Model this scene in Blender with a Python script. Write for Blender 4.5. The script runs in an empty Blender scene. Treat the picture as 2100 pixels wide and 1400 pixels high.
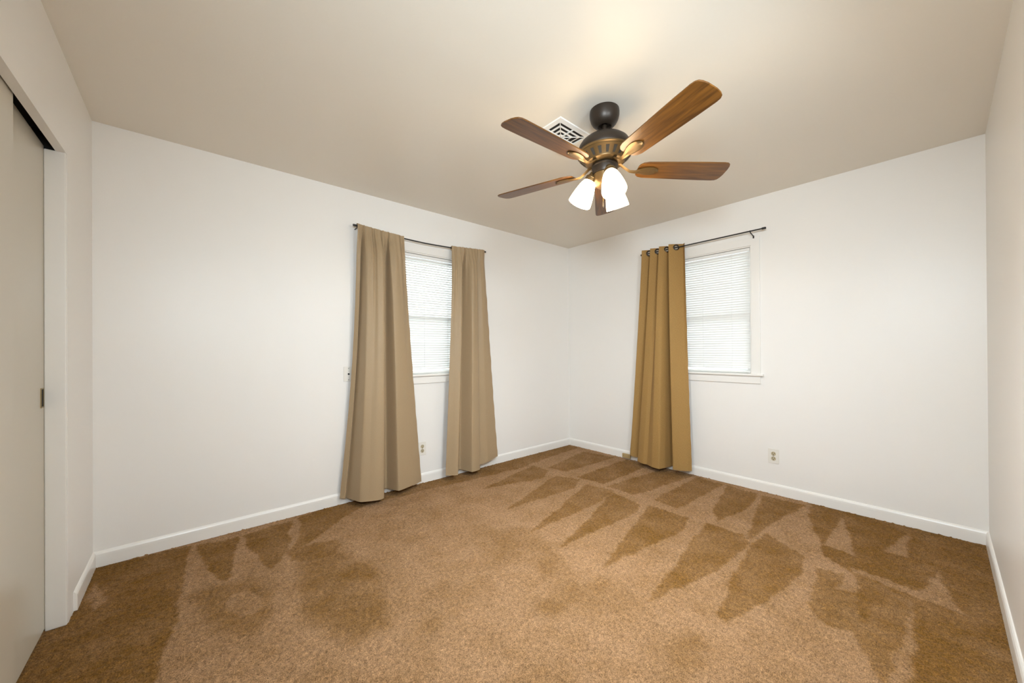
import bpy, bmesh, math, random
import numpy as np
from mathutils import Vector, Matrix
random.seed(7)
rng = np.random.default_rng(7)
C = bpy.context.scene.collection
SC = bpy.context.scene
PI = math.pi
CH = 2.44                      # ceiling height; room corner = world origin
LX, LY = 3.970, 3.212          # room: x from -LX to 0, y from -LY to 0

# ------------------------------------------------------------------ camera
cam = bpy.data.cameras.new('camera'); cam.sensor_fit = 'HORIZONTAL'; cam.sensor_width = 36.0
cam.lens = 761.13 / 2100 * 36.0
cam.shift_y = 17.09 / 2100
cam.clip_start = 0.02
co = bpy.data.objects.new('camera', cam); C.objects.link(co)
yaw, pitch, roll = 0.85674, 0.002835, -0.005825
fwd = Vector((math.cos(yaw)*math.cos(pitch), math.sin(yaw)*math.cos(pitch), math.sin(pitch)))
rt = Vector((math.sin(yaw), -math.cos(yaw), 0)); up = rt.cross(fwd)
r2 = rt*math.cos(roll) + up*math.sin(roll); u2 = up*math.cos(roll) - rt*math.sin(roll)
M = Matrix((r2, u2, -fwd)).transposed().to_4x4(); M.translation = Vector((-3.5662, -3.0295, 1.1689))
co.matrix_world = M
SC.camera = co

# ------------------------------------------------------------------ light and exposure
SKY = 5.2
FILL_CAM = 20.0
FILL_SIDE = 9.0
FILL_COL = (0.80, 0.92, 1.0)
SHADE_GLOW = 10.5
BULB = 880.0
SHADE_COL = (1.0, 0.76, 0.46)
BULB_COL = (0.90, 0.965, 1.0)
w = bpy.data.worlds.new('overcast_sky'); SC.world = w; w.use_nodes = True
bg = w.node_tree.nodes['Background']
bg.inputs['Color'].default_value = (0.86, 0.94, 1.0, 1); bg.inputs['Strength'].default_value = SKY
def area(name, loc, target, size, power, col, spread=180):
    l = bpy.data.lights.new(name, 'AREA'); l.shape = 'DISK'; l.size = size; l.energy = power; l.color = col
    o = bpy.data.objects.new(name, l); C.objects.link(o); o.location = loc; l.spread = math.radians(spread)
    d = Vector(target) - Vector(loc); o.rotation_euler = d.to_track_quat('-Z', 'Y').to_euler()
    return o
area('added_fill_beside_camera', (-3.64, -3.06, 1.72), (-0.6, -0.5, 1.35), 0.4, FILL_CAM, FILL_COL, 135)  # unseen fill light, added to brighten the room
area('added_fill_by_south_wall', (-2.45, -3.12, 1.90), (-1.05, -0.9, 0.62), 0.34, FILL_SIDE, FILL_COL, 140)  # second fill added out of view, evens out the wall brightness
SC.view_settings.view_transform = 'Standard'; SC.view_settings.look = 'None'
SC.view_settings.exposure = 0.71; SC.view_settings.gamma = 1.0
try: SC.view_settings.use_curve_mapping = False
except Exception: pass
SC.cycles.use_denoising = True
SC.cycles.max_bounces = 12; SC.cycles.diffuse_bounces = 8; SC.cycles.transparent_max_bounces = 16
SC.cycles.caustics_reflective = False; SC.cycles.caustics_refractive = False
SC.cycles.sample_clamp_indirect = 6.0

# ------------------------------------------------------------------ materials
def mat(name, col, rough=0.5, metal=0.0, spec=0.5, bump=None, sheen=0.0):
    m = bpy.data.materials.new(name); m.use_nodes = True
    b = m.node_tree.nodes['Principled BSDF']
    b.inputs['Base Color'].default_value = (*col, 1); b.inputs['Roughness'].default_value = rough
    b.inputs['Metallic'].default_value = metal; b.inputs['Specular IOR Level'].default_value = spec
    if sheen: b.inputs['Sheen Weight'].default_value = sheen
    if bump:
        scale, strength, dist = bump
        nt = m.node_tree; N = nt.nodes
        tc = N.new('ShaderNodeTexCoord'); n = N.new('ShaderNodeTexNoise'); bp = N.new('ShaderNodeBump')
        n.inputs['Scale'].default_value = scale; n.inputs['Detail'].default_value = 3
        bp.inputs['Strength'].default_value = strength; bp.inputs['Distance'].default_value = dist
        nt.links.new(tc.outputs['Object'], n.inputs['Vector']); nt.links.new(n.outputs['Fac'], bp.inputs['Height'])
        nt.links.new(bp.outputs['Normal'], b.inputs['Normal'])
    return m
def P(m): return m.node_tree.nodes['Principled BSDF']
WALL = mat('semi_gloss_white_wall_paint', (0.84, 0.825, 0.80), 0.40, bump=(140, 0.10, 0.002))
CEIL = mat('beige_white_ceiling_paint', (0.765, 0.715, 0.63), 0.45, bump=(110, 0.12, 0.002))
TRIM = mat('gloss_white_trim_paint', (0.84, 0.825, 0.795), 0.28)
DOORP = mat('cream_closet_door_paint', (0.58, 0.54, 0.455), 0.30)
DARK = mat('dark_cavity', (0.02, 0.018, 0.015), 0.9)
BRONZE = mat('oil_rubbed_bronze', (0.030, 0.020, 0.013), 0.40, metal=0.35)
BAND = mat('antique_bronze_highlight', (0.15, 0.092, 0.036), 0.38, metal=0.6)
BLACK = mat('black_rod_enamel', (0.012, 0.011, 0.010), 0.4)
PLATE = mat('ivory_white_cover_plate', (0.78, 0.755, 0.70), 0.35)
ALMOND = mat('almond_receptacle_plastic', (0.50, 0.43, 0.29), 0.4)
JACK = mat('tan_jack_plastic', (0.42, 0.30, 0.14), 0.45)
BRASS = mat('aged_brass', (0.36, 0.27, 0.12), 0.35, metal=0.9)
VENTW = mat('white_enamel_register', (0.80, 0.78, 0.74), 0.35)
SCREW = mat('steel_screw', (0.45, 0.43, 0.40), 0.35, metal=0.9)

def translucent_white(name, col, frac):
    m = mat(name, col, 0.4); nt = m.node_tree; N = nt.nodes
    tr = N.new('ShaderNodeBsdfTranslucent'); tr.inputs['Color'].default_value = (0.92, 0.92, 0.90, 1)
    mx = N.new('ShaderNodeMixShader'); mx.inputs[0].default_value = frac
    nt.links.new(N['Principled BSDF'].outputs[0], mx.inputs[1]); nt.links.new(tr.outputs[0], mx.inputs[2])
    nt.links.new(mx.outputs[0], N['Material Output'].inputs['Surface']); return m
SLAT = translucent_white('white_vinyl_slats', (0.83, 0.825, 0.81), 0.13)
BLINDW = mat('white_vinyl_rail', (0.83, 0.825, 0.81), 0.35)

def glass_pane():
    m = bpy.data.materials.new('window_glass'); m.use_nodes = True; nt = m.node_tree; N = nt.nodes
    N.remove(N['Principled BSDF'])
    t = N.new('ShaderNodeBsdfTransparent'); t.inputs['Color'].default_value = (0.93, 0.96, 0.95, 1)
    g = N.new('ShaderNodeBsdfGlossy'); g.inputs['Roughness'].default_value = 0.02
    f = N.new('ShaderNodeFresnel'); f.inputs['IOR'].default_value = 1.45
    mx = N.new('ShaderNodeMixShader')
    nt.links.new(f.outputs[0], mx.inputs[0]); nt.links.new(t.outputs[0], mx.inputs[1]); nt.links.new(g.outputs[0], mx.inputs[2])
    nt.links.new(mx.outputs[0], N['Material Output'].inputs['Surface']); return m
GLASS = glass_pane()

def lamp_glass(name, col, power):
    m = bpy.data.materials.new(name); m.use_nodes = True
    b = P(m); b.inputs['Base Color'].default_value = (0.9, 0.88, 0.83, 1); b.inputs['Roughness'].default_value = 0.3
    b.inputs['Emission Color'].default_value = (*col, 1); b.inputs['Emission Strength'].default_value = power
    return m
SHADE = lamp_glass('lit_frosted_shade_glass', SHADE_COL, SHADE_GLOW)
BULBM = lamp_glass('lit_bulb', BULB_COL, BULB)

def wood():
    m = mat('walnut_blade_veneer', (0.1, 0.05, 0.02), 0.33); nt = m.node_tree; N = nt.nodes
    tc = N.new('ShaderNodeTexCoord'); mp = N.new('ShaderNodeMapping'); mp.inputs['Scale'].default_value = (2.2, 26, 26)
    n = N.new('ShaderNodeTexNoise'); n.inputs['Scale'].default_value = 2.2; n.inputs['Detail'].default_value = 6; n.inputs['Distortion'].default_value = 0.6
    r = N.new('ShaderNodeValToRGB'); r.color_ramp.elements[0].position = 0.3; r.color_ramp.elements[1].position = 0.72
    r.color_ramp.elements[0].color = (0.062, 0.023, 0.0045, 1); r.color_ramp.elements[1].color = (0.205, 0.082, 0.0125, 1)
    nt.links.new(tc.outputs['Object'], mp.inputs['Vector']); nt.links.new(mp.outputs[0], n.inputs['Vector'])
    nt.links.new(n.outputs['Fac'], r.inputs[0]); nt.links.new(r.outputs[0], P(m).inputs['Base Color']); return m
WOOD = wood()

def fabric(name, a, b_, scale, sheen, rough, weave):
    m = mat(name, a, rough, spec=0.25, sheen=sheen); nt = m.node_tree; N = nt.nodes
    tc = N.new('ShaderNodeTexCoord')
    outs = []
    for sc_ in ((scale, scale*0.12), (scale*0.12, scale)):
        mp = N.new('ShaderNodeMapping'); mp.inputs['Scale'].default_value = (sc_[0], sc_[1], 1)
        n = N.new('ShaderNodeTexNoise'); n.inputs['Scale'].default_value = 1.0; n.inputs['Detail'].default_value = 2
        nt.links.new(tc.outputs['UV'], mp.inputs['Vector']); nt.links.new(mp.outputs[0], n.inputs['Vector']); outs.append(n)
    ad = N.new('ShaderNodeMath'); ad.operation = 'ADD'
    nt.links.new(outs[0].outputs['Fac'], ad.inputs[0]); nt.links.new(outs[1].outputs['Fac'], ad.inputs[1])
    r = N.new('ShaderNodeMapRange'); r.inputs['From Min'].default_value = 0.7; r.inputs['From Max'].default_value = 1.3
    nt.links.new(ad.outputs[0], r.inputs['Value'])
    mx = N.new('ShaderNodeMix'); mx.data_type = 'RGBA'
    mx.inputs['A'].default_value = (*a, 1); mx.inputs['B'].default_value = (*b_, 1)
    nt.links.new(r.outputs[0], mx.inputs['Factor']); nt.links.new(mx.outputs['Result'], P(m).inputs['Base Color'])
    bp = N.new('ShaderNodeBump'); bp.inputs['Strength'].default_value = weave; bp.inputs['Distance'].default_value = 0.001
    nt.links.new(ad.outputs[0], bp.inputs['Height']); nt.links.new(bp.outputs['Normal'], P(m).inputs['Normal'])
    tl = N.new('ShaderNodeBsdfTranslucent'); nt.links.new(mx.outputs['Result'], tl.inputs['Color'])
    ms = N.new('ShaderNodeMixShader'); ms.inputs[0].default_value = 0.06
    nt.links.new(P(m).outputs[0], ms.inputs[1]); nt.links.new(tl.outputs[0], ms.inputs[2])
    nt.links.new(ms.outputs[0], N['Material Output'].inputs['Surface']); return m
TAUPE = fabric('taupe_satin_blackout_cloth', (0.372, 0.268, 0.156), (0.415, 0.305, 0.186), 900, 0.08, 0.48, 0.15)
BURLAP = fabric('golden_tan_linen_weave', (0.29, 0.165, 0.050), (0.44, 0.265, 0.092), 800, 0.03, 0.75, 0.5)

def carpet():
    m = mat('brown_cut_pile_carpet', (0.3, 0.2, 0.1), 0.95, spec=0.03, sheen=0.04); nt = m.node_tree; N = nt.nodes
    at = N.new('ShaderNodeAttribute'); at.attribute_name = 'pile'; at.attribute_type = 'GEOMETRY'
    tc = N.new('ShaderNodeTexCoord')
    n1 = N.new('ShaderNodeTexNoise'); n1.inputs['Scale'].default_value = 240; n1.inputs['Detail'].default_value = 3
    n2 = N.new('ShaderNodeTexNoise'); n2.inputs['Scale'].default_value = 5.5; n2.inputs['Detail'].default_value = 6; n2.inputs['Roughness'].default_value = 0.62
    for n in (n1, n2): nt.links.new(tc.outputs['Object'], n.inputs['Vector'])
    a2 = N.new('ShaderNodeMapRange'); a2.inputs['From Min'].default_value = .3; a2.inputs['From Max'].default_value = .7
    a2.inputs['To Min'].default_value = -0.26; a2.inputs['To Max'].default_value = 0.26
    nt.links.new(n2.outputs['Fac'], a2.inputs['Value'])
    ad = N.new('ShaderNodeMath'); ad.operation = 'ADD'; ad.use_clamp = True
    nt.links.new(at.outputs['Fac'], ad.inputs[0]); nt.links.new(a2.outputs[0], ad.inputs[1])
    mx = N.new('ShaderNodeMix'); mx.data_type = 'RGBA'
    mx.inputs['A'].default_value = (*CARPET_DARK, 1); mx.inputs['B'].default_value = (*CARPET_LIGHT, 1)
    nt.links.new(ad.outputs[0], mx.inputs['Factor'])
    v = N.new('ShaderNodeMapRange'); v.inputs['From Min'].default_value = .3; v.inputs['From Max'].default_value = .7
    v.inputs['To Min'].default_value = 0.50; v.inputs['To Max'].default_value = 1.44
    nt.links.new(n1.outputs['Fac'], v.inputs['Value'])
    n3 = N.new('ShaderNodeTexNoise'); n3.inputs['Scale'].default_value = 62; n3.inputs['Detail'].default_value = 2
    nt.links.new(tc.outputs['Object'], n3.inputs['Vector'])
    v3 = N.new('ShaderNodeMapRange'); v3.inputs['From Min'].default_value = .3; v3.inputs['From Max'].default_value = .7
    v3.inputs['To Min'].default_value = 0.78; v3.inputs['To Max'].default_value = 1.22
    nt.links.new(n3.outputs['Fac'], v3.inputs['Value'])
    vm = N.new('ShaderNodeMath'); vm.operation = 'MULTIPLY'
    nt.links.new(v.outputs[0], vm.inputs[0]); nt.links.new(v3.outputs[0], vm.inputs[1]); v = vm
    mu = N.new('ShaderNodeMix'); mu.data_type = 'RGBA'; mu.blend_type = 'MULTIPLY'; mu.inputs['Factor'].default_value = 1
    nt.links.new(mx.outputs['Result'], mu.inputs['A']); nt.links.new(v.outputs[0], mu.inputs['B'])
    nt.links.new(mu.outputs['Result'], P(m).inputs['Base Color'])
    bp = N.new('ShaderNodeBump'); bp.inputs['Strength'].default_value = 0.6; bp.inputs['Distance'].default_value = 0.006
    nt.links.new(n1.outputs['Fac'], bp.inputs['Height']); nt.links.new(bp.outputs['Normal'], P(m).inputs['Normal'])
    return m
CARPET_DARK = (0.188, 0.094, 0.0225)
CARPET_LIGHT = (0.350, 0.208, 0.108)
CARPET = carpet()

# ------------------------------------------------------------------ helpers
def link(name, me, m, parent=None, smooth=False):
    o = bpy.data.objects.new(name, me); C.objects.link(o)
    if m: me.materials.append(m)
    if parent: o.parent = parent
    if smooth:
        for p in me.polygons: p.use_smooth = True
    return o
def obj(name, bm, m, parent=None, smooth=False, bevel=0.0, seg=2):
    if bevel:
        bmesh.ops.remove_doubles(bm, verts=bm.verts, dist=1e-6)
        es = [e for e in bm.edges if len(e.link_faces) == 2 and e.calc_face_angle(0) > 0.6]
        bmesh.ops.bevel(bm, geom=es, offset=bevel, segments=seg, profile=0.5, affect='EDGES', clamp_overlap=True)
    bmesh.ops.recalc_face_normals(bm, faces=bm.faces)
    me = bpy.data.meshes.new(name); bm.to_mesh(me); bm.free()
    o = link(name, me, m, parent)
    if smooth:
        for p in me.polygons: p.use_smooth = True
        try: me.set_sharp_from_angle(angle=math.radians(38))
        except Exception: pass
    return o
def box(bm, x0, x1, y0, y1, z0, z1):
    v = [bm.verts.new(p) for p in ((x0,y0,z0),(x1,y0,z0),(x1,y1,z0),(x0,y1,z0),(x0,y0,z1),(x1,y0,z1),(x1,y1,z1),(x0,y1,z1))]
    for f in ((0,3,2,1),(4,5,6,7),(0,1,5,4),(1,2,6,5),(2,3,7,6),(3,0,4,7)): bm.faces.new([v[i] for i in f])
def boxes(name, lst, m, parent=None, **k):
    bm = bmesh.new()
    for b in lst: box(bm, *b)
    return obj(name, bm, m, parent, **k)
def tube(bm, pts, r, seg=12, cap=True):
    pts = [Vector(p) for p in pts]; rs = r if isinstance(r, (list, tuple)) else [r]*len(pts)
    rings = []; prev = None
    for i, p in enumerate(pts):
        a = pts[max(i-1, 0)]; b = pts[min(i+1, len(pts)-1)]; d = (b-a).normalized()
        if prev is None:
            n = d.orthogonal().normalized()
        else:
            n = (prev - d*prev.dot(d)).normalized()
        prev = n; q = d.cross(n)
        rings.append([bm.verts.new(p + (n*math.cos(t*2*PI/seg) + q*math.sin(t*2*PI/seg))*rs[i]) for t in range(seg)])
    for a, b in zip(rings, rings[1:]):
        for t in range(seg): bm.faces.new((a[t], a[(t+1)%seg], b[(t+1)%seg], b[t]))
    if cap: bm.faces.new(rings[0][::-1]); bm.faces.new(rings[-1])
def lathe(bm, prof, seg=48, mtx=None, cap=True):
    rings = []
    for r, z in prof:
        ring = []
        for t in range(seg):
            p = Vector((r*math.cos(2*PI*t/seg), r*math.sin(2*PI*t/seg), z))
            ring.append(bm.verts.new(mtx @ p if mtx else p))
        rings.append(ring)
    for a, b in zip(rings, rings[1:]):
        for t in range(seg): bm.faces.new((a[t], a[(t+1)%seg], b[(t+1)%seg], b[t]))
    if cap:
        bm.faces.new(rings[0]); bm.faces.new(rings[-1][::-1])
def torus(bm, R, r, mtx, seg=28, cs=10):
    g = []
    for i in range(seg):
        a = 2*PI*i/seg
        g.append([bm.verts.new(mtx @ Vector(((R+r*math.cos(2*PI*j/cs))*math.cos(a), (R+r*math.cos(2*PI*j/cs))*math.sin(a), r*math.sin(2*PI*j/cs)))) for j in range(cs)])
    for i in range(seg):
        for j in range(cs):
            bm.faces.new((g[i][j], g[(i+1)%seg][j], g[(i+1)%seg][(j+1)%cs], g[i][(j+1)%cs]))
def thing(name, label, cat, loc=(0,0,0), rotz=0.0, group=None):
    o = bpy.data.objects.new(name, None); C.objects.link(o); o.location = loc; o.rotation_euler = (0,0,rotz)
    o.empty_display_size = 0.1; o['label'] = label; o['category'] = cat
    if group: o['group'] = group
    return o
def struct(o, label=None, cat=None):
    o['kind'] = 'structure'
    if label: o['label'] = label
    if cat: o['category'] = cat
    return o

# ------------------------------------------------------------------ the room shell
T = 0.14                                            # wall thickness
WA = dict(x0=-2.37, x1=-1.57, z0=0.962, z1=2.046)   # opening in the north wall
WB = dict(y0=-1.995, y1=-1.195, z0=0.962, z1=2.046) # opening in the east wall
struct(boxes('wall_north', [(-LX-0.75, WA['x0'], 0, T, -0.1, CH+0.1), (WA['x1'], T, 0, T, -0.1, CH+0.1),
    (WA['x0'], WA['x1'], 0, T, -0.1, WA['z0']-0.02), (WA['x0'], WA['x1'], 0, T, WA['z1'], CH+0.1)], WALL),
    'white painted wall holding the window with two taupe curtains', 'wall')
struct(boxes('wall_east', [(0, T, -LY-T, WB['y0'], -0.1, CH+0.1), (0, T, WB['y1'], 0, -0.1, CH+0.1),
    (0, T, WB['y0'], WB['y1'], -0.1, WB['z0']-0.02), (0, T, WB['y0'], WB['y1'], WB['z1'], CH+0.1)], WALL),
    'white painted wall holding the window with one golden tan curtain', 'wall')
struct(boxes('wall_south', [(-LX-0.75, 0, -LY-T, -LY, -0.1, CH+0.1)], WALL),
    'white painted wall at the right edge of the photo, seen edge on', 'wall')
OPY0, OPY1, OPZ = -2.42, -0.545, 2.035
XW = -LX
struct(boxes('wall_west', [(XW-0.05, XW, OPY1, 0, -0.1, CH+0.1), 
    (XW-0.05, XW, -LY, OPY0, -0.1, CH+0.1),
    (XW-0.75, XW-0.70, -LY, 0, -0.1, CH+0.1)], WALL),
    'white painted closet wall at the left edge of the photo, with the sliding doors', 'wall')
bm = bmesh.new()
zl = OPZ - 0.032*(OPY1-OPY0)
hv = [bm.verts.new((x, y, z)) for x in (XW, XW-0.03) for y, z in ((OPY1, OPZ), (OPY1, CH), (OPY0, CH), (OPY0, zl))]
bm.faces.new(hv[:4]); bm.faces.new(hv[4:][::-1])
for k in range(4): bm.faces.new((hv[k], hv[4+k], hv[4+(k+1) % 4], hv[(k+1) % 4]))
struct(obj('trim_3', bm, WALL), 'white painted header panel above the closet doors', 'door header')
struct(boxes('trim_1', [(XW-0.062, XW-0.0005, OPY1-0.016, OPY1, 0, OPZ)], TRIM, bevel=0.004),
    'white jamb board lining the right side of the closet opening', 'door trim')
bm = bmesh.new()
box(bm, XW-0.108, XW-0.100, OPY0, OPY1-0.016, 2.06, 2.12); box(bm, XW-0.108, XW-0.031, OPY0, OPY1-0.016, 2.112, 2.12)
box(bm, XW-0.0995, XW-0.0305, OPY1-0.003, OPY1-0.0005, OPZ+0.0005, 2.11)  # black sheet over the white wall end, standing in for cavity shade
struct(obj('trim_2', bm, DARK), 'dark sliding door track, one end blacked out as shade, above the closet doors', 'door track')
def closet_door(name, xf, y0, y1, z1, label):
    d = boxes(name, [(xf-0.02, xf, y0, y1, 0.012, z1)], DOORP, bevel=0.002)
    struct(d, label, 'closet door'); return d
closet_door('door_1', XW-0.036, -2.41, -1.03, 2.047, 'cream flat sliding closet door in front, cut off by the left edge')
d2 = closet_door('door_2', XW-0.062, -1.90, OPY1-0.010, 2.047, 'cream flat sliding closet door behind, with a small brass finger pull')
mt = Matrix.Translation((XW-0.062, -0.583, 0.985))
bm = bmesh.new()
px = XW-0.062
box(bm, px-0.001, px+0.0022, -0.608, -0.604, 0.944, 1.026); box(bm, px-0.001, px+0.0022, -0.574, -0.570, 0.944, 1.026)
box(bm, px-0.001, px+0.0022, -0.604, -0.574, 0.944, 0.949); box(bm, px-0.001, px+0.0022, -0.604, -0.574, 1.021, 1.026)
fp = obj('finger_pull', bm, BRASS, d2); fp['label'] = 'brass recessed finger pull'
bm = bmesh.new(); box(bm, px-0.001, px+0.0008, -0.604, -0.574, 0.949, 1.021)
cup = obj('pull_recess', bm, DARK, fp); cup['label'] = 'dark recess of the finger pull'

struct(boxes('ceiling', [(-LX-0.75, T, -LY-T, T, CH, CH+0.1)], CEIL), 'flat off white painted ceiling', 'ceiling')

def baseboard(name, a, b, nrm, label):
    a = Vector(a); b = Vector(b); nrm = Vector(nrm)
    prof = [(0,0),(0.0125,0),(0.0125,0.058),(0.0115,0.070),(0.008,0.078),(0.004,0.083),(0,0.085)]
    bm = bmesh.new(); rings = []
    for p in (a, b):
        rings.append([bm.verts.new((p.x+nrm.x*t, p.y+nrm.y*t, z)) for t, z in prof])
    n = len(prof)
    for i in range(n): bm.faces.new((rings[0][i], rings[0][(i+1)%n], rings[1][(i+1)%n], rings[1][i]))
    bm.faces.new(rings[0][::-1]); bm.faces.new(rings[1])
    struct(obj(name, bm, TRIM), label, 'baseboard')
baseboard('baseboard_north', (-LX, 0), (0, 0), (0, -1), 'white baseboard along the wall with the taupe curtains')
baseboard('baseboard_east', (0, -LY), (0, 0), (-1, 0), 'white baseboard along the wall with the golden tan curtain')
baseboard('baseboard_south', (-LX, -LY), (0, -LY), (0, 1), 'white baseboard along the wall at the right edge')
baseboard('baseboard_west', (-LX, -0.448), (-LX, 0), (1, 0), 'short white baseboard beside the closet opening')

# ------------------------------------------------------------------ carpet: real tufts, vacuum marks as pile lay
POLYS = [
(0.08,[(-0.0,-2.37),(0.0,-3.22),(-1.17,-3.24),(-1.39,-3.22),(-1.69,-2.96),(-1.34,-2.94),(-1.05,-2.94),(-0.98,-2.74),(-0.86,-2.59),(-0.45,-2.49)]),
(0.85,[(-0.13,-2.57),(-0.7,-2.57),(-0.74,-2.71)]),
(0.75,[(-0.11,-2.9),(-0.54,-2.81),(-0.54,-2.9)]),
(0.75,[(-0.61,-3.02),(-0.93,-2.95),(-0.98,-2.99),(-1.0,-3.07)]),
(0.7,[(-0.9,-2.71),(-0.92,-2.96),(-1.0,-3.13),(-0.98,-2.95),(-0.96,-2.73)]),
(0.25,[(-1.03,-2.6),(-1.43,-2.62),(-1.54,-2.7),(-1.5,-2.8),(-1.75,-2.88),(-1.67,-2.96),(-1.04,-2.94),(-0.94,-2.73),(-1.14,-2.76),(-1.18,-2.69),(-1.0,-2.7)]),
(0.0,[(-1.15,-2.76),(-1.17,-2.82),(-1.38,-2.82),(-1.45,-2.79)]),
(0.75,[(-1.01,-2.94),(-1.67,-2.95),(-1.73,-2.9),(-1.44,-2.92)]),
(0.2,[(-0.8,-2.3),(-0.96,-2.53),(-1.13,-2.55),(-1.52,-2.5),(-1.83,-2.43),(-1.81,-2.38),(-1.44,-2.32),(-1.01,-2.28)]),
(0.2,[(-0.94,-1.98),(-0.93,-2.21),(-1.02,-2.27),(-1.46,-2.25),(-1.74,-2.19),(-1.97,-2.13),(-1.45,-2.06)]),
(0.2,[(-0.96,-1.59),(-0.95,-1.88),(-1.18,-1.93),(-1.91,-1.83)]),
(0.2,[(-0.95,-1.26),(-1.0,-1.53),(-1.12,-1.59),(-1.91,-1.54)]),
(0.2,[(-0.96,-1.0),(-0.91,-1.25),(-1.14,-1.3),(-1.92,-1.29)]),
(0.25,[(-0.98,-0.66),(-0.9,-0.89),(-1.09,-0.98),(-1.82,-0.93)]),
(0.25,[(-0.92,-0.3),(-0.93,-0.54),(-1.12,-0.63),(-1.71,-0.48)]),
(0.25,[(-0.03,-0.01),(-0.05,-0.17),(-0.65,-0.22),(-1.13,-0.28),(-1.67,-0.23),(-2.08,-0.18),(-2.52,-0.15),(-2.76,-0.25),(-3.0,-0.48),(-3.12,-0.53),(-3.0,-0.19),(-2.71,0.05),(-2.03,0.01),(-1.14,0.02)]),
(0.25,[(-0.14,-0.32),(-0.07,-0.7),(-0.83,-0.65),(-0.86,-0.45)]),
(0.2,[(-0.05,-0.82),(-0.07,-1.09),(-0.83,-1.1),(-0.88,-0.82)]),
(0.2,[(-0.08,-1.23),(-0.06,-1.52),(-0.87,-1.41),(-0.87,-1.15)]),
(0.2,[(-0.05,-1.56),(-0.08,-1.8),(-0.85,-1.75),(-0.83,-1.55)]),
(0.15,[(-0.08,-1.82),(-0.1,-2.07),(-0.49,-2.09),(-0.86,-2.02),(-0.66,-1.93)]),
(0.15,[(-0.11,-2.09),(-0.09,-2.36),(-0.69,-2.27),(-1.0,-2.26),(-0.89,-2.22)]),
(0.12,[(-0.08,-2.37),(-0.12,-2.56),(-0.69,-2.56),(-0.53,-2.48)]),
(0.1,[(-3.98,0.0),(-3.57,-0.04),(-3.58,-0.23),(-3.61,-0.58),(-3.61,-0.83),(-3.65,-1.06),(-3.67,-1.22),(-4.05,-0.89),(-4.04,-0.51),(-3.99,-0.5)]),
(0.64,[(-3.95,-0.2),(-3.93,-0.2),(-3.87,-0.42),(-3.9,-0.53),(-3.91,-0.51)]),
(0.12,[(-3.55,-0.07),(-3.34,-0.11),(-3.41,-0.6),(-3.44,-0.65),(-3.49,-0.46)]),
(0.12,[(-3.32,-0.1),(-3.03,-0.08),(-3.09,-0.26),(-3.11,-0.41),(-3.18,-0.59),(-3.24,-0.66),(-3.31,-0.31)]),
(0.15,[(-3.0,-0.06),(-2.7,0.04),(-2.58,-0.07),(-2.77,-0.27),(-2.97,-0.46),(-3.02,-0.47)]),
(0.25,[(-3.15,-0.48),(-2.87,-0.56),(-2.88,-0.66),(-2.94,-0.71),(-3.07,-0.71),(-3.15,-0.65)]),
(0.3,[(-3.14,-0.69),(-2.9,-0.69),(-2.81,-1.05),(-2.94,-1.51),(-3.09,-1.48),(-3.19,-1.18)]),
(0.3,[(-3.57,-0.63),(-3.32,-0.7),(-3.27,-0.9),(-3.29,-1.09),(-3.36,-1.17),(-3.48,-1.06),(-3.55,-0.8)]),
(0.7,[(-3.45,-0.85),(-3.41,-0.79),(-3.36,-0.8),(-3.31,-0.89),(-3.31,-0.97),(-3.34,-1.01),(-3.39,-1.0),(-3.43,-0.94)]),
(0.85,[(-3.2,-0.66),(-3.15,-0.62),(-3.19,-1.15),(-3.24,-1.23),(-3.31,-1.21),(-3.27,-0.99)]),
(0.55,[(-2.19,-1.04),(-1.89,-1.17),(-1.97,-1.68),(-2.18,-1.76),(-2.21,-1.5),(-2.36,-1.45)]),
(0.5,[(-2.39,-1.8),(-2.11,-1.79),(-2.11,-1.88),(-2.36,-1.92)]),
(0.55,[(-1.96,-1.86),(-1.95,-2.13),(-2.21,-2.09),(-2.19,-1.92)]),
(0.55,[(-2.2,-2.29),(-1.97,-2.36),(-2.14,-2.48),(-2.31,-2.42)]),
(0.6,[(-2.83,-1.56),(-2.73,-1.55),(-2.75,-1.61),(-2.84,-1.62)]),
]
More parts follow.
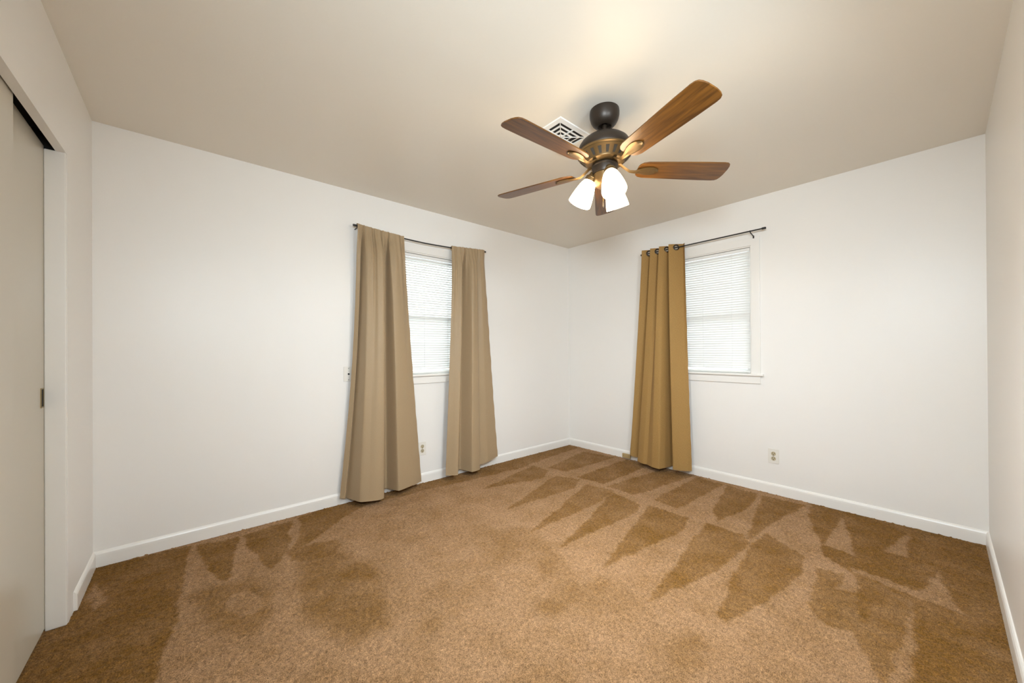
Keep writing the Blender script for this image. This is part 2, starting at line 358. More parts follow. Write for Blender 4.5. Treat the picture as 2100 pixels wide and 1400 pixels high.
def carpet_floor():
    s = 0.0062
    x0, x1, y0, y1 = -LX-0.72, 0.01, -LY-0.01, 0.01
    nx, ny = int((x1-x0)/s)+1, int((y1-y0)/s)+1
    xs = np.linspace(x0, x1, nx); ys = np.linspace(y0, y1, ny)
    X, Y = np.meshgrid(xs, ys, indexing='ij')
    def lowf(cell, amp):
        gx, gy = int((x1-x0)/cell)+3, int((y1-y0)/cell)+3
        g = rng.normal(0, amp, (gx, gy))
        u = (X-x0)/cell; v = (Y-y0)/cell; i = u.astype(int); j = v.astype(int); f = u-i; h = v-j
        f = f*f*(3-2*f); h = h*h*(3-2*h)
        return (g[i,j]*(1-f)*(1-h)+g[i+1,j]*f*(1-h)+g[i,j+1]*(1-f)*h+g[i+1,j+1]*f*h)
    wx = X + lowf(0.09, 0.006) + lowf(0.018, 0.0045); wy = Y + lowf(0.09, 0.006) + lowf(0.018, 0.0045)
    nz = lowf(0.35, 0.05) + lowf(0.12, 0.035); val = 0.82 + nz
    soft = [p for p in POLYS if 0.28 <= p[0] <= 0.62]; crisp = [p for p in POLYS if not 0.28 <= p[0] <= 0.62]
    for v, poly in soft + [(None, None)] + crisp:
        if poly is None:                          # mid-tone patches are blurred, without a sharp edge
            for _ in range(36):
                p = np.pad(val, 1, mode='edge')
                val = (p[:-2,1:-1]+p[2:,1:-1]+p[1:-1,:-2]+p[1:-1,2:]+p[1:-1,1:-1])/5
            val = val + lowf(0.05, 0.05)
            continue
        ins = np.zeros(X.shape, bool); n = len(poly)
        for k in range(n):
            xa, ya = poly[k]; xb, yb = poly[(k+1) % n]
            if ya == yb: continue
            ins ^= ((ya > wy) != (yb > wy)) & (wx < (xb-xa)*(wy-ya)/(yb-ya)+xa)
        val = np.where(ins, v + nz*0.8, val)
    for _ in range(2):
        p = np.pad(val, 1, mode='edge')
        val = (p[:-2,1:-1]+p[2:,1:-1]+p[1:-1,:-2]+p[1:-1,2:]+2*p[1:-1,1:-1])/6
    val = np.clip(val, 0, 1)
    h = rng.normal(0, 1, X.shape)
    p = np.pad(h, 1, mode='edge'); h = 0.6*h + 0.4*(p[:-2,1:-1]+p[2:,1:-1]+p[1:-1,:-2]+p[1:-1,2:])/2
    Z = np.clip(h*0.0034, -0.008, 0.008) + lowf(0.05, 0.0008)
    co = np.stack([X+rng.normal(0, s*0.22, X.shape), Y+rng.normal(0, s*0.22, X.shape), Z], -1).reshape(-1, 3).astype(np.float32)
    idx = np.arange(nx*ny).reshape(nx, ny)
    q = np.stack([idx[:-1,:-1], idx[1:,:-1], idx[1:,1:], idx[:-1,1:]], -1).reshape(-1, 4).astype(np.int32)
    me = bpy.data.meshes.new('floor'); nf = len(q)
    me.vertices.add(nx*ny); me.vertices.foreach_set('co', co.ravel())
    me.loops.add(nf*4); me.loops.foreach_set('vertex_index', q.ravel())
    me.polygons.add(nf); me.polygons.foreach_set('loop_start', np.arange(0, nf*4, 4, dtype=np.int32))
    me.polygons.foreach_set('loop_total', np.full(nf, 4, np.int32))
    me.polygons.foreach_set('use_smooth', np.ones(nf, bool))
    a = me.attributes.new('pile', 'FLOAT', 'POINT'); a.data.foreach_set('value', val.ravel().astype(np.float32))
    me.update(); me.validate()
    return link('floor', me, CARPET)
struct(carpet_floor(), 'brown cut pile carpet with wedge shaped vacuum marks', 'carpeted floor')

# ------------------------------------------------------------------ windows
def window(name, label, tf, w0, w1, z0, z1):
    """tf(s, d, z): s along the wall, d into the room (negative = outward)"""
    def bb(lst):
        bm = bmesh.new()
        for s0, s1, d0, d1, a, b in lst:
            p = tf(s0, d0, a); q = tf(s1, d1, b)
            box(bm, min(p[0],q[0]), max(p[0],q[0]), min(p[1],q[1]), max(p[1],q[1]), min(p[2],q[2]), max(p[2],q[2]))
        return bm
    j = 0.012
    root = obj(name, bb([(w0, w0+j, -T, 0, z0, z1), (w1-j, w1, -T, 0, z0, z1), (w0+j, w1-j, -T, 0, z1-j, z1), (w0+j, w1-j, -T, 0, z0-0.02, z0)]), TRIM)
    struct(root, label, 'window')
    c = 0.062
    bm = bmesh.new(); U = [(w0-c, z0), (w0-c, z1+c), (w1+c, z1+c), (w1+c, z0), (w1-0.004, z0), (w1-0.004, z1-0.004), (w0+0.004, z1-0.004), (w0+0.004, z0)]
    fr = [bm.verts.new(tf(s_, 0.014, z_)) for s_, z_ in U]; bk = [bm.verts.new(tf(s_, 0.0, z_)) for s_, z_ in U]
    bm.faces.new(fr); bm.faces.new(bk[::-1])
    for i in range(8): bm.faces.new((fr[i], bk[i], bk[(i+1) % 8], fr[(i+1) % 8]))
    obj('window_casing', bm, TRIM, root, bevel=0.0025)
    obj('window_sill', bb([(w0-c-0.022, w1+c+0.022, -0.012, 0.034, z0-0.014, z0+0.004)]), TRIM, root, bevel=0.004)
    obj('window_apron', bb([(w0-c, w1+c, 0, 0.013, z0-0.078, z0-0.014)]), TRIM, root, bevel=0.002)
    m = (z0+z1)/2 - 0.03; f = 0.038
    for a, b, d in ((z0, m+0.02, -0.085), (m-0.02, z1-j, -0.115)):
        obj('window_sash', bb([(w0+j, w0+j+f, d, d+0.028, a, b), (w1-j-f, w1-j, d, d+0.028, a, b), (w0+j+f, w1-j-f, d, d+0.028, a, a+f), (w0+j+f, w1-j-f, d, d+0.028, b-f, b)]), TRIM, root, bevel=0.002)
        obj('window_pane', bb([(w0+j+f, w1-j-f, d+0.012, d+0.016, a+f, b-f)]), GLASS, root)
    return root
TA = lambda s, d, z: (s, -d, z)
TB = lambda s, d, z: (-d, -s, z)
window('window_1', 'white framed window between the two taupe curtains', TA, WA['x0'], WA['x1'], WA['z0'], WA['z1'])
window('window_2', 'white framed window beside the golden tan curtain', TB, 1.195, 1.995, WB['z0'], WB['z1'])

def blind(label, tf, w0, w1, z0, z1, tilt, wand_s):
    mid = (w0+w1)/2; p = tf(mid, -0.03, z0); root = thing('window_blind', label, 'blinds', (p[0], p[1], p[2]))
    off = Vector(p)
    def W(s, d, z): return Vector(tf(s, d, z)) - off
    def bx(bm, s0, s1, d0, d1, a, b):
        p = W(s0, d0, a); q = W(s1, d1, b)
        box(bm, min(p[0],q[0]), max(p[0],q[0]), min(p[1],q[1]), max(p[1],q[1]), min(p[2],q[2]), max(p[2],q[2]))
    bm = bmesh.new(); bx(bm, w0, w1, -0.044, -0.012, z1-0.028, z1-0.003); obj('headrail', bm, BLINDW, root, bevel=0.002)
    bm = bmesh.new(); bx(bm, w0, w1, -0.040, -0.014, z0+0.006, z0+0.020); obj('bottom_rail', bm, BLINDW, root, bevel=0.003)
    bm = bmesh.new(); pitch = 0.0212; n = int((z1-0.034-(z0+0.026))/pitch)
    for k in range(n):
        zc = z1-0.042-k*pitch; rings = []; dt = random.uniform(-0.05, 0.05)
        for s in (w0+0.004, w1-0.004):
            ring = []
            for side in (0, 1):
                for i in range(7):
                    t = (i-3)/3 if side == 0 else (3-i)/3
                    u = t*0.0125; crown = 0.0018*(1-t*t) + (0.00035 if side == 0 else -0.00035)
                    a = tilt+dt
                    d = u*math.cos(a) + crown*math.sin(a); z = -u*math.sin(a) + crown*math.cos(a)
                    ring.append(bm.verts.new(W(s, -0.028+d, zc+z)))
            rings.append(ring)
        m = len(rings[0])
        for i in range(m): bm.faces.new((rings[0][i], rings[0][(i+1)%m], rings[1][(i+1)%m], rings[1][i]))
        bm.faces.new(rings[0][::-1]); bm.faces.new(rings[1])
    o = obj('slats', bm, SLAT, root, smooth=True)
    for s in (w0+0.14, mid, w1-0.14):
        bm = bmesh.new()
        for d in (-0.0145, -0.0415): tube(bm, [W(s, d, z0+0.02), W(s, d, z1-0.02)], 0.0011, 6)
        obj('ladder_cord', bm, BLINDW, root)
    bm = bmesh.new(); tube(bm, [W(wand_s, -0.008, z1-0.03), W(wand_s, -0.006, z0+0.42)], 0.0035, 6); obj('tilt_wand', bm, BLINDW, root)
blind('white mini blinds in the window between the two taupe curtains', TA, WA['x0']+0.018, WA['x1']-0.018, WA['z0']+0.004, WA['z1']-0.012, 1.03, -2.26)
blind('white mini blinds in the window beside the golden tan curtain', TB, 1.195+0.018, 1.995-0.018, WB['z0']+0.004, WB['z1']-0.012, 1.17, 1.29)

# ------------------------------------------------------------------ curtain rods
def sample(ctrl, N):
    """cubic Hermite through control points (u, ...) -> N rows"""
    c = np.array(ctrl, float); u = c[:,0]; v = c[:,1:]
    m = np.zeros_like(v); dl = np.diff(v, axis=0)/np.diff(u)[:,None]
    m[1:-1] = (dl[1:]+dl[:-1])/2*0.5; m[0] = dl[0]; m[-1] = dl[-1]
    x = np.linspace(0, 1, N); k = np.clip(np.searchsorted(u, x, side='right')-1, 0, len(u)-2)
    h = (u[k+1]-u[k])[:,None]; t = ((x-u[k])/(u[k+1]-u[k]))[:,None]
    return ((2*t**3-3*t**2+1)*v[k] + (t**3-2*t**2+t)*h*m[k] + (-2*t**3+3*t**2)*v[k+1] + (t**3-t**2)*h*m[k+1])
RODA = [(0,-2.600,2.149),(0.10,-2.45,2.137),(0.32,-2.207,2.124),(0.5,-1.99,2.120),(0.70,-1.735,2.128),(0.9,-1.48,2.146),(1,-1.352,2.156)]
ra = sample(RODA, 40)
r = thing('curtain_rod', 'thin black sagging rod carrying the two taupe curtains', 'curtain rod', (-1.98, -0.07, 2.14))
off = Vector(r.location)
bm = bmesh.new(); tube(bm, [Vector((p[0], -0.066, p[1]))-off for p in ra], 0.0055, 10); obj('pole', bm, BLACK, r, smooth=True)
for p, s in ((ra[0], -1), (ra[-1], 1)):
    bm = bmesh.new(); a = Vector((p[0], -0.066, p[1]))-off
    tube(bm, [a+Vector((-s*0.010,0,0)), a+Vector((s*0.012,0,0)), a+Vector((s*0.016,0,0))], [0.0085,0.0085,0.006], 12); obj('end_cap', bm, BLACK, r, smooth=True)
    bm = bmesh.new(); tube(bm, [a+Vector((-s*0.02,0.0,-0.004)), a+Vector((-s*0.02,0.02,-0.012)), a+Vector((-s*0.02,0.0655,-0.012))], 0.004, 8); obj('bracket', bm, BLACK, r)
r = thing('curtain_rod', 'thin straight black rod carrying the single golden tan curtain', 'curtain rod', (-0.09, -1.585, 2.138))
off = Vector(r.location)
bm = bmesh.new(); tube(bm, [Vector((-0.09,-1.045,2.135))-off, Vector((-0.09,-2.112,2.140))-off], 0.0055, 10); obj('pole', bm, BLACK, r, smooth=True)
for y, z, s in ((-1.045, 2.135, 1), (-2.112, 2.140, -1)):
    bm = bmesh.new(); a = Vector((-0.09, y, z))-off
    tube(bm, [a+Vector((0,-s*0.016,0)), a+Vector((0,s*0.008,0)), a+Vector((0,s*0.012,0))], [0.009,0.009,0.006], 12); obj('end_cap', bm, BLACK, r, smooth=True)
for y in (-1.062, -2.015):
    bm = bmesh.new(); a = Vector((-0.09, y, 2.139))-off
    tube(bm, [a+Vector((-0.009,0,0.004)), a+Vector((-0.010,0,-0.006)), a+Vector((0.0,0,-0.013)), a+Vector((0.03,0,-0.018)), a+Vector((0.062,0,-0.024)), a+Vector((0.078,0,-0.030))], 0.0042, 8)
    tube(bm, [a+Vector((0.0745,0,-0.022)), a+Vector((0.0745,0,-0.044))], 0.0055, 10)
    obj('bracket', bm, BLACK, r, smooth=True)

# ------------------------------------------------------------------ curtains
def uvgrid(name, Pts, m, parent, thick, drop=None):
    R, K = Pts.shape[:2]
    me = bpy.data.meshes.new(name); idx = np.arange(R*K).reshape(R, K)
    q = np.stack([idx[:-1,:-1], idx[1:,:-1], idx[1:,1:], idx[:-1,1:]], -1).reshape(-1, 4)
    if drop is not None:
        cen = (Pts[:-1,:-1]+Pts[1:,1:])/2; q = q[~drop(cen).reshape(-1)]
    me.from_pydata(Pts.reshape(-1, 3).tolist(), [], q.tolist()); me.update()
    uv = me.uv_layers.new(name='UVMap')
    arc = np.concatenate([[0], np.cumsum(np.linalg.norm(np.diff(Pts[R//2], axis=0), axis=1))])
    vv = Pts[:, K//2, 2]
    U = np.repeat(arc[None], R, 0).ravel(); V = np.repeat(vv[:,None], K, 1).ravel()
    li = np.empty(len(me.loops), np.int32); me.loops.foreach_get('vertex_index', li)
    uv.data.foreach_set('uv', np.stack([U[li], V[li]], 1).ravel().astype(np.float32))
    o = link(name, me, m, parent, smooth=True)
    s = o.modifiers.new('thickness', 'SOLIDIFY'); s.thickness = thick; s.offset = 0; s.use_rim = False
    return o
def curtain(label, tf, top, bot, ztop, N, m, pocket, gather, edge_noise, holes=None, power=0.55, seed=1, bow=0.0):
    rg = np.random.default_rng(seed)
    Tt = sample(top, N); Bt = sample(bot, N); u = np.linspace(0, 1, N)
    vs = np.concatenate([np.linspace(0, 0.06, 34), np.linspace(0.06, 1, 110)[1:]])
    ph = rg.uniform(0, 6.28, 6)
    S = np.zeros((len(vs), N, 3))
    zt = ztop(Tt[:,0]) if callable(ztop) else np.full(N, ztop)
    for i, v in enumerate(vs):
        w = v**power
        tv = v**1.14; t = (1-tv)*Tt[:,0] + tv*Bt[:,0] + bow*math.sin(PI*v)*(1-u)**3; d = (1-w)*Tt[:,1] + w*Bt[:,1]
        z = zt + (Bt[:,2]-zt)*v
        g = gather*math.exp(-v*6)*min(1.0, 0.35+v*12)
        if pocket:
            q_ = min(1.0, v/0.10); d = 0.086 + (d-0.086)*(q_*q_*(3-2*q_))
        d = d + g*(0.6*np.sin(2*PI*7*u+ph[0]) + 0.5*np.sin(2*PI*12*u+ph[1])); t = t + g*0.3*np.sin(2*PI*9*u+ph[2])
        d = d + 0.004*np.sin(2*PI*3.1*u+ph[3]+v*3)*min(1, v*4)
        e = np.exp(-((1-u)/0.05)**2)
        d = d + e*edge_noise*(math.sin(v*85+ph[4]) + 0.7*math.sin(v*47+ph[5]))*min(1, v*4)
        e0 = np.exp(-(u/0.05)**2); d = d + e0*edge_noise*0.6*(math.sin(v*61+ph[5]))*min(1, v*4)
        d = np.maximum(d, 0.018 + 0.012*(z < 0.1))
        S[i,:,0] = t; S[i,:,1] = d; S[i,:,2] = z
    def toW(A):
        x, y, z = tf(A[...,0], A[...,1], A[...,2]); return np.stack([x, y, z], -1)
    tm = float(Bt[:,0].mean()); base = Vector(tf(tm, 0.09, 0.0)); base.z = float(Bt[:,2].min())
    root = thing('curtain', label, 'curtain', base)
    offs = np.array(base)
    kh = int(len(vs)*0.972)
    drop = None
    if holes:
        hw = [np.array(h[0]) - offs for h in holes]
        drop = lambda c: np.min([np.linalg.norm(c-h, axis=-1) for h in hw], axis=0) < 0.0205
    P0 = toW(S) - offs
    uvgrid('fabric_panel', P0[:kh+1], m, root, 0.0016, drop)
    S[kh:,:,1] += 0.0016; P0 = toW(S) - offs; uvgrid('hem', P0[kh:], m, root, 0.0022)
    if pocket:
        # sleeve that wraps round the rod
        A = []
        for k in range(13):
            a = 2*PI*k/12
            R = S[0].copy()
            R[:,1] = 0.066 + 0.0135*math.cos(a) + (S[0,:,1]-0.082)*(0.45+0.45*math.cos(a))
            R[:,2] = zt - 0.012 + 0.0155*math.sin(a) + 0.0022*np.sin(2*PI*15*u+ph[0]) + 0.0015*np.sin(2*PI*23*u+ph[1])
            A.append(R)
        uvgrid('rod_pocket', toW(np.array(A)) - offs, m, root, 0.0014)
    if holes:
        for pos, nrm in holes:
            q = Vector(nrm).to_track_quat('Z', 'Y').to_matrix().to_4x4(); q.translation = Vector(pos) - base
            bm = bmesh.new(); torus(bm, 0.0240, 0.0068, q)
            g = obj('grommet', bm, BRONZE, root, smooth=True); g['label'] = 'dark bronze grommet ring'
    return root
rodz = lambda t: np.interp(t, ra[:,0], ra[:,1]) + 0.012
def spread(x0, x1, us, ds): return [(u_, x0+(x1-x0)*u_, d) for u_, d in zip(us, ds)]
L_u = [0, .08, .16, .20, .32, .56, .60, .66, .74, .84, .92, 1]
L_top = [(0,-2.585,.072),(.06,-2.562,.088),(.12,-2.546,.054),(.22,-2.528,.100),(.34,-2.478,.104),(.56,-2.395,.106),(.60,-2.384,.080),(.66,-2.370,.056),(.70,-2.352,.054),(.79,-2.330,.100),(.90,-2.262,.104),(1,-2.208,.086)]
L_bot = [(0,-2.712,.034,.060),(.06,-2.682,.058,.055),(.12,-2.666,.038,.050),(.22,-2.612,.178,.046),(.34,-2.550,.200,.042),(.56,-2.440,.213,.042),(.60,-2.422,.140,.050),(.66,-2.390,.060,.050),(.70,-2.355,.044,.050),(.79,-2.302,.168,.050),(.90,-2.150,.130,.050),(1,-2.062,.085,.048)]
curtain('taupe curtain left of the window on the sagging rod, nearest the closet', TA, L_top, L_bot, rodz, 240, TAUPE, True, 0.017, 0.0022, seed=3, bow=0.026)
R_top = [(0,-1.737,.092),(.12,-1.695,.098),(.26,-1.640,.104),(.32,-1.628,.070),(.42,-1.590,.054),(.50,-1.572,.080),(.58,-1.552,.106),(.74,-1.475,.102),(.79,-1.462,.068),(.90,-1.415,.080),(1,-1.364,.074)]
R_bot = [(0,-1.832,.108,.050),(.12,-1.782,.140,.050),(.26,-1.735,.158,.050),(.32,-1.715,.090,.055),(.42,-1.645,.050,.055),(.50,-1.620,.110,.052),(.58,-1.595,.182,.050),(.74,-1.492,.160,.050),(.79,-1.460,.088,.058),(.90,-1.350,.104,.078),(1,-1.215,.088,.104)]
curtain('taupe curtain right of the window on the sagging rod, nearest the room corner', TA, R_top, R_bot, rodz, 220, TAUPE, True, 0.014, 0.0022, seed=5)
B_top = [(0,1.052,.055),(.05,1.068,.130),(.12,1.126,.09),(.16,1.142,.050),(.20,1.150,.09),(.26,1.160,.132),(.33,1.214,.09),(.37,1.231,.050),(.41,1.241,.09),(.47,1.252,.132),(.55,1.308,.09),(.60,1.326,.050),(.66,1.336,.09),(.74,1.348,.136),(.84,1.398,.09),(.94,1.445,.045),(1,1.470,.075)]
B_bot = [(0,.905,.100,.090),(.05,.925,.126,.082),(.12,.955,.115,.072),(.16,.988,.080,.062),(.20,1.000,.110,.058),(.26,1.028,.165,.054),(.33,1.100,.192,.050),(.37,1.140,.186,.050),(.41,1.170,.202,.049),(.47,1.215,.228,.048),(.52,1.285,.230,.048),(.55,1.312,.170,.052),(.60,1.335,.056,.056),(.66,1.385,.060,.058),(.74,1.392,.172,.057),(.84,1.450,.165,.057),(.94,1.510,.120,.060),(1,1.532,.090,.060)]
holes = [((-.09, -t, 2.1365), (s*.70, -.70, 0)) for t, s in ((1.126,-1),(1.150,1),(1.214,-1),(1.241,1),(1.308,-1),(1.336,1),(1.398,-1))]
curtain('golden tan woven grommet curtain beside the window on the other wall', TB, B_top, B_bot, 2.170, 300, BURLAP, False, 0.0, 0.002, holes, power=0.7, seed=9)

# ------------------------------------------------------------------ outlets, wall plate, jack
def outlet(label, tf, s, z):
    p = Vector(tf(s, 0, z)); root = thing('wall_outlet', label, 'electrical outlet', p)
    def bb(lst):
        bm = bmesh.new()
        for s0, s1, d0, d1, a, b in lst:
            P_ = Vector(tf(s+s0, d0, z+a))-p; Q = Vector(tf(s+s1, d1, z+b))-p
            box(bm, min(P_.x,Q.x), max(P_.x,Q.x), min(P_.y,Q.y), max(P_.y,Q.y), min(P_.z,Q.z), max(P_.z,Q.z))
        return bm
    obj('cover_plate', bb([(-.037,.037,0,.005,-.0585,.0585)]), PLATE, root, bevel=0.002)
    for dz in (.0195, -.0195):
        ax = Matrix.Rotation(PI/2, 4, 'X') if tf is TA else Matrix.Rotation(-PI/2, 4, 'Y')
        q = Matrix.Translation(Vector(tf(s, .003, z+dz))-p) @ ax
        bm = bmesh.new(); lathe(bm, [(.0166,0),(.0166,.0042),(.0158,.005)], 28, q)
        rc = obj('receptacle', bm, ALMOND, root, smooth=True)
        obj('slot', bb([(-.0080,-.0052,.0075,.0083,dz-.001,dz+.009),(.0052,.0080,.0075,.0083,dz-.001,dz+.009),(-.003,.003,.0075,.0083,dz-.011,dz-.0055)]), DARK, rc)
    ax = Matrix.Rotation(PI/2, 4, 'X') if tf is TA else Matrix.Rotation(-PI/2, 4, 'Y')
    q = Matrix.Translation(Vector(tf(s, .004, z))-p) @ ax
    bm = bmesh.new(); lathe(bm, [(.0035,0),(.0035,.0015),(.002,.0022)], 14, q); obj('screw', bm, SCREW, root)
outlet('ivory duplex outlet low on the wall between the two taupe curtains', TA, -2.008, 0.304)
outlet('ivory duplex outlet low on the wall right of the golden tan curtain', TB, 2.141, 0.306)
p = Vector((-2.634, 0, 0.996)); root = thing('wall_plate', 'white cable wall plate half hidden behind the left taupe curtain', 'wall plate', p)
obj('cover_plate', (lambda b: (box(b, -.036, .036, -.0055, 0, -.058, .058), b)[1])(bmesh.new()), PLATE, root, bevel=0.002)
q = Matrix.Translation((-0.0, -.005, 0.0)) @ Matrix.Rotation(PI/2, 4, 'X')
bm = bmesh.new(); lathe(bm, [(.0065,0),(.0065,.006),(.0045,.0075)], 18, q); o = obj('cable_socket', bm, DARK, root, smooth=True); o['label'] = 'dark round cable socket'
for dz in (.044, -.044):
    q = Matrix.Translation((0, -.005, dz)) @ Matrix.Rotation(PI/2, 4, 'X')
    bm = bmesh.new(); lathe(bm, [(.0038,0),(.0038,.0012),(.002,.002)], 14, q); obj('screw', bm, SCREW, root)
p = Vector((-0.0125, -0.812, 0.010)); root = thing('phone_jack', 'small tan phone jack box on the baseboard beside the golden tan curtain', 'phone jack', p)
bm = bmesh.new(); box(bm, -.020, 0, -.048, .048, 0, .046); bx_ = obj('jack_box', bm, JACK, root, bevel=0.004)
q = Matrix.Translation((-.020, -.012, .024)) @ Matrix.Rotation(-PI/2, 4, 'Y')
bm = bmesh.new(); lathe(bm, [(.017,0),(.016,.003),(.004,.0035)], 24, q); obj('round_cover', bm, JACK, root, smooth=True)
q = Matrix.Translation((-.020, .030, .024)) @ Matrix.Rotation(-PI/2, 4, 'Y')
bm = bmesh.new(); lathe(bm, [(.003,0),(.003,.0008)], 12, q); obj('screw', bm, DARK, root)

# ------------------------------------------------------------------ ceiling register
vx0, vx1, vy0, vy1 = -2.045, -1.763, -1.688, -1.438
p = Vector(((vx0+vx1)/2, (vy0+vy1)/2, CH)); root = thing('ceiling_vent', 'white square air register on the ceiling behind the fan', 'vent', p)
hx, hy = (vx1-vx0)/2, (vy1-vy0)/2; fw = 0.029
bm = bmesh.new()
outer = [(-hx,-hy),(hx,-hy),(hx,hy),(-hx,hy)]; inner = [(-hx+fw,-hy+fw),(hx-fw,-hy+fw),(hx-fw,hy-fw),(-hx+fw,hy-fw)]
lip = 0.006
vo = [bm.verts.new((*a, 0)) for a in outer]; vl = [bm.verts.new((a[0]*.985, a[1]*.985, -lip)) for a in outer]
vi = [bm.verts.new((*a, -lip*1.5)) for a in inner]; vt = [bm.verts.new((*a, -0.0005)) for a in inner]
for k in range(4):
    n = (k+1) % 4
    for A_, B_ in ((vo, vl), (vl, vi), (vi, vt)): bm.faces.new((A_[k], A_[n], B_[n], B_[k]))
obj('register_frame', bm, VENTW, root)
bm = bmesh.new(); box(bm, -hx+fw, hx-fw, -hy+fw, hy-fw, -0.0018, -0.0006); obj('duct_backing', bm, DARK, root)
bm = bmesh.new()
ax_, ay_ = hx-fw, hy-fw
for f0, f1 in ((0.80, 0.70), (0.50, 0.40), (0.21, 0.11)):
    a = [(-ax_*f0,-ay_*f0),(ax_*f0,-ay_*f0),(ax_*f0,ay_*f0),(-ax_*f0,ay_*f0)]; b = [(x/f0*f1, y/f0*f1) for x, y in a]
    va = [bm.verts.new((x, y, -0.0085)) for x, y in b]; vb = [bm.verts.new((x, y, -0.006)) for x, y in a]
    vc = [bm.verts.new((x, y, -0.0075)) for x, y in b]; vd = [bm.verts.new((x, y, -0.005)) for x, y in a]
    for k in range(4):
        n = (k+1) % 4
        for A_, B_ in ((va, vb), (vb, vd), (vd, vc), (vc, va)): bm.faces.new((A_[k], A_[n], B_[n], B_[k]))
obj('louvers', bm, VENTW, root)
bm = bmesh.new()
box(bm, -0.0035, 0.0035, -ay_, ay_, -0.010, -0.004); box(bm, -ax_, ax_, -0.0035, 0.0035, -0.010, -0.004)
for sx, sy in ((1,1),(1,-1),(-1,1),(-1,-1)): tube(bm, [(sx*ax_*0.99, sy*ay_*0.99, -0.007), (sx*ax_*.12, sy*ay_*.12, -0.007)], 0.0028, 6)
obj('cross_bar', bm, VENTW, root)
bm = bmesh.new(); box(bm, hx-0.052, hx-0.020, hy-0.020, hy-0.015, -0.020, -0.0085); o = obj('damper_lever', bm, DARK, root); o['label'] = 'thin dark damper lever'

# ------------------------------------------------------------------ ceiling fan
F = Vector((-1.900, -1.868, CH))
fan = thing('ceiling_fan', 'five blade walnut and bronze ceiling fan with three lit glass shades', 'ceiling fan', F)
bm = bmesh.new(); lathe(bm, [(.0755,-.0005),(.0770,-.012),(.0765,-.030),(.072,-.050),(.063,-.067),(.051,-.079),(.040,-.085),(.035,-.086),(.033,-.082),(.030,-.074),(.0135,-.072)], 56)
obj('canopy', bm, BRONZE, fan, smooth=True)
bm = bmesh.new(); lathe(bm, [(.0125,-.070),(.0125,-.134),(.022,-.136),(.022,-.146)], 24); obj('downrod', bm, BRONZE, fan, smooth=True)
bm = bmesh.new(); lathe(bm, [(.020,-.134),(.055,-.137),(.081,-.144),(.104,-.155),(.122,-.170),(.134,-.188),(.140,-.207),(.1412,-.219),(.1395,-.2235),(.13,-.2245)], 72)
obj('motor_housing', bm, BRONZE, fan, smooth=True)
bm = bmesh.new(); lathe(bm, [(.138,-.2235),(.1440,-.2255),(.1445,-.232),(.1390,-.2355),(.1395,-.239),(.134,-.245),(.100,-.275),(.099,-.279),(.090,-.283),(.060,-.285)], 72)
band = obj('vented_band', bm, BAND, fan, smooth=True); band['label'] = 'lighter bronze band with slots'
for k in range(20):                               # slots of the band
    a = 2*PI*k/20 + 0.1; bm = bmesh.new()
    e = Vector((math.cos(a), math.sin(a), 0)); t = Vector((-math.sin(a), math.cos(a), 0))
    c0 = e*.1308 + Vector((0,0,-.2478)); c1 = e*.1040 + Vector((0,0,-.2715)); n = Vector((e.x*.66, e.y*.66, -.75))*0.0008
    vs_ = [bm.verts.new(c0+t*.0090+n), bm.verts.new(c0-t*.0090+n), bm.verts.new(c1-t*.0062+n), bm.verts.new(c1+t*.0062+n)]
    bk = [bm.verts.new(v.co - n*3) for v in vs_]
    bm.faces.new(vs_); bm.faces.new(bk[::-1])
    for i in range(4): bm.faces.new((vs_[i], vs_[(i+1)%4], bk[(i+1)%4], bk[i]))
    obj('vent_slot', bm, DARK, band)
bm = bmesh.new(); lathe(bm, [(.040,-.281),(.040,-.296)], 36); obj('neck', bm, BRONZE, fan, smooth=True)
bm = bmesh.new(); lathe(bm, [(.045,-.289),(.066,-.291),(.0685,-.294),(.0685,-.299),(.0655,-.302),(.0655,-.335),(.063,-.339),(.05,-.340)], 56)
obj('switch_housing', bm, BRONZE, fan, smooth=True)
bm = bmesh.new(); lathe(bm, [(.052,-.339),(.062,-.341),(.061,-.347),(.0585,-.351),(.0585,-.374),(.054,-.390),(.043,-.400),(.022,-.407),(.008,-.409)], 56)
fit = obj('light_fitter', bm, BAND, fan, smooth=True)
bm = bmesh.new(); lathe(bm, [(.007,-.408),(.010,-.414),(.006,-.422),(.002,-.425)], 20); obj('finial', bm, BRONZE, fan, smooth=True)

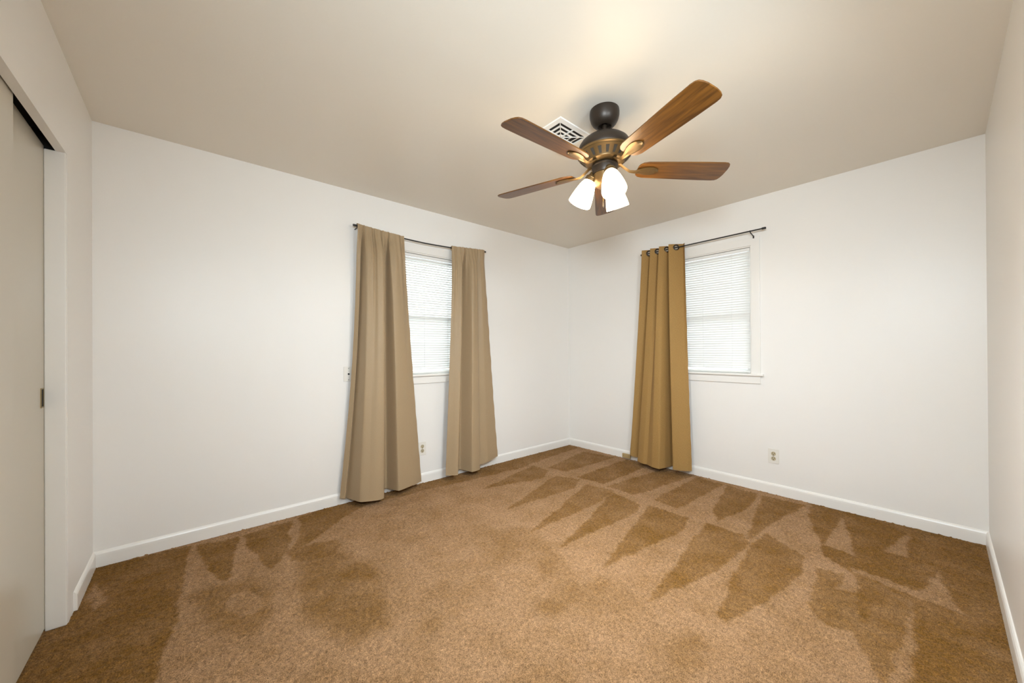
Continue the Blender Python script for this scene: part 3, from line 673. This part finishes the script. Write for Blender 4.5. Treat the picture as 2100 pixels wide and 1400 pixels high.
ZB = -0.308                                        # blade plane below the ceiling
def blade_outline(n=10):
    pts = []
    prof = [(.175,.026),(.180,.040),(.195,.053),(.22,.0600),(.30,.0625),(.42,.0665),(.54,.0695),(.620,.0700),(.640,.0675),(.652,.060),(.659,.045),(.663,.022)]
    return prof
def blade(k):
    a = 3.115 + k*2*PI/5
    pitch = math.radians(-12)
    mtx = Matrix.Rotation(a, 4, 'Z') @ Matrix.Translation((0, 0, ZB)) @ Matrix.Rotation(pitch, 4, 'X')
    prof = blade_outline()
    bm = bmesh.new(); loop = [(x, y) for x, y in prof] + [(x, -y) for x, y in prof[::-1]]
    top = [bm.verts.new((x, y, .003)) for x, y in loop]; bot = [bm.verts.new((x, y, -.003)) for x, y in loop]
    bm.faces.new(top); bm.faces.new(bot[::-1]); n = len(loop)
    for i in range(n): bm.faces.new((top[i], bot[i], bot[(i+1)%n], top[(i+1)%n]))
    b = obj('blade', bm, WOOD, fan, bevel=0.0012, seg=2); b.matrix_local = mtx
    # iron: a strap from the motor, twisting out into a leaf plate under the blade
    bm = bmesh.new()
    inv = mtx.inverted() @ Matrix.Rotation(a, 4, 'Z')
    spine = [(.060,-.2760,.013,.006),(.085,-.2860,.012,.006),(.110,-.3030,.010,.006),(.135,-.3180,.0095,.006),(.160,-.3205,.0115,.0055),(.180,-.3185,.017,.005),(.205,-.3160,.0260,.0045),(.230,-.3155,.0305,.004),(.250,-.3155,.0305,.004),(.268,-.3155,.0250,.004),(.282,-.3155,.0130,.004),(.287,-.3155,.004,.004)]
    rings = []
    for x, z, hw, th in spine:
        wgt = min(1, max(0, (x-.10)/.08)); pt = pitch*wgt
        ring = []
        for sy, sz in ((-1,.5),(-.45,-1),(0,-.55),(.45,-1),(1,.5)):
            y = sy*hw; dz = sz*th*.5 - (0.0 if abs(sy) != .45 else th*.45)
            yy = y*math.cos(pt); zz = y*math.sin(pt)
            ring.append(bm.verts.new(inv @ Vector((x, yy, z+zz+dz))))
        ring.append(bm.verts.new(inv @ Vector((x, 0, z+th*.55))))
        rings.append(ring)
    m = len(rings[0])
    for A_, B_ in zip(rings, rings[1:]):
        for i in range(m): bm.faces.new((A_[i], A_[(i+1)%m], B_[(i+1)%m], B_[i]))
    bm.faces.new(rings[0][::-1]); bm.faces.new(rings[-1])
    ir = obj('blade_iron', bm, BAND, b, smooth=True); ir['label'] = 'bronze leaf shaped blade bracket'
for k in range(5): blade(k)

camaz = 0.85674
right_az = camaz - PI/2
for k, da in enumerate((PI-.26, PI/3-.26, -PI/3-.43)):         # image left, away right, toward right
    az = right_az + da
    e = Vector((math.cos(az), math.sin(az), 0)); tilt = math.radians(26)
    axis = (e*math.sin(tilt) + Vector((0,0,-math.cos(tilt)))).normalized()
    start = e*0.0735 + Vector((0,0,-.355))
    q = axis.to_track_quat('Z', 'X').to_matrix().to_4x4(); q.translation = start
    # holder cup
    bm = bmesh.new(); lathe(bm, [(.016,-.034),(.020,-.018),(.027,-.012),(.030,-.006),(.0285,-.002),(.031,.004),(.030,.010),(.031,.013),(.028,.017),(.020,.018)], 36, q)
    h = obj('shade_holder', bm, BAND, fan, smooth=True)
    prof = [(.025,.010),(.030,.014),(.0385,.030),(.0465,.056),(.0530,.083),(.0580,.108),(.0610,.130),(.0615,.139)]
    inn = [(r_-.003, z_) for r_, z_ in prof[::-1]]; inn[0] = (inn[0][0], .1392)
    bm = bmesh.new(); lathe(bm, prof + inn, 48, q, cap=False)
    s = obj('lamp_shade', bm, SHADE, fan, smooth=True); s['label'] = 'glowing white frosted glass bell shade'
    bm = bmesh.new(); lathe(bm, [(.012,.010),(.013,.032),(.021,.055),(.0275,.078),(.025,.098),(.012,.110),(.002,.112)], 28, q)
    obj('bulb', bm, BULBM, s, smooth=True)
# pull chain
c = Vector((0.020, 0.026, 0))
bm = bmesh.new(); tube(bm, [c+Vector((0,0,-.395)), c+Vector((.001,0,-.470))], 0.0013, 6)
for i in range(14): 
    z = -.398-.005*i
    lathe(bm, [(.0004,z-.0016),(.0017,z),(.0004,z+.0016)], 8, Matrix.Translation(c))
ch = obj('pull_chain', bm, BRASS, fan)
bm = bmesh.new(); lathe(bm, [(.0015,-.467),(.0035,-.473),(.0045,-.493),(.0030,-.501),(.001,-.503)], 16, Matrix.Translation(c)); obj('chain_pendant', bm, BRONZE, ch, smooth=True)
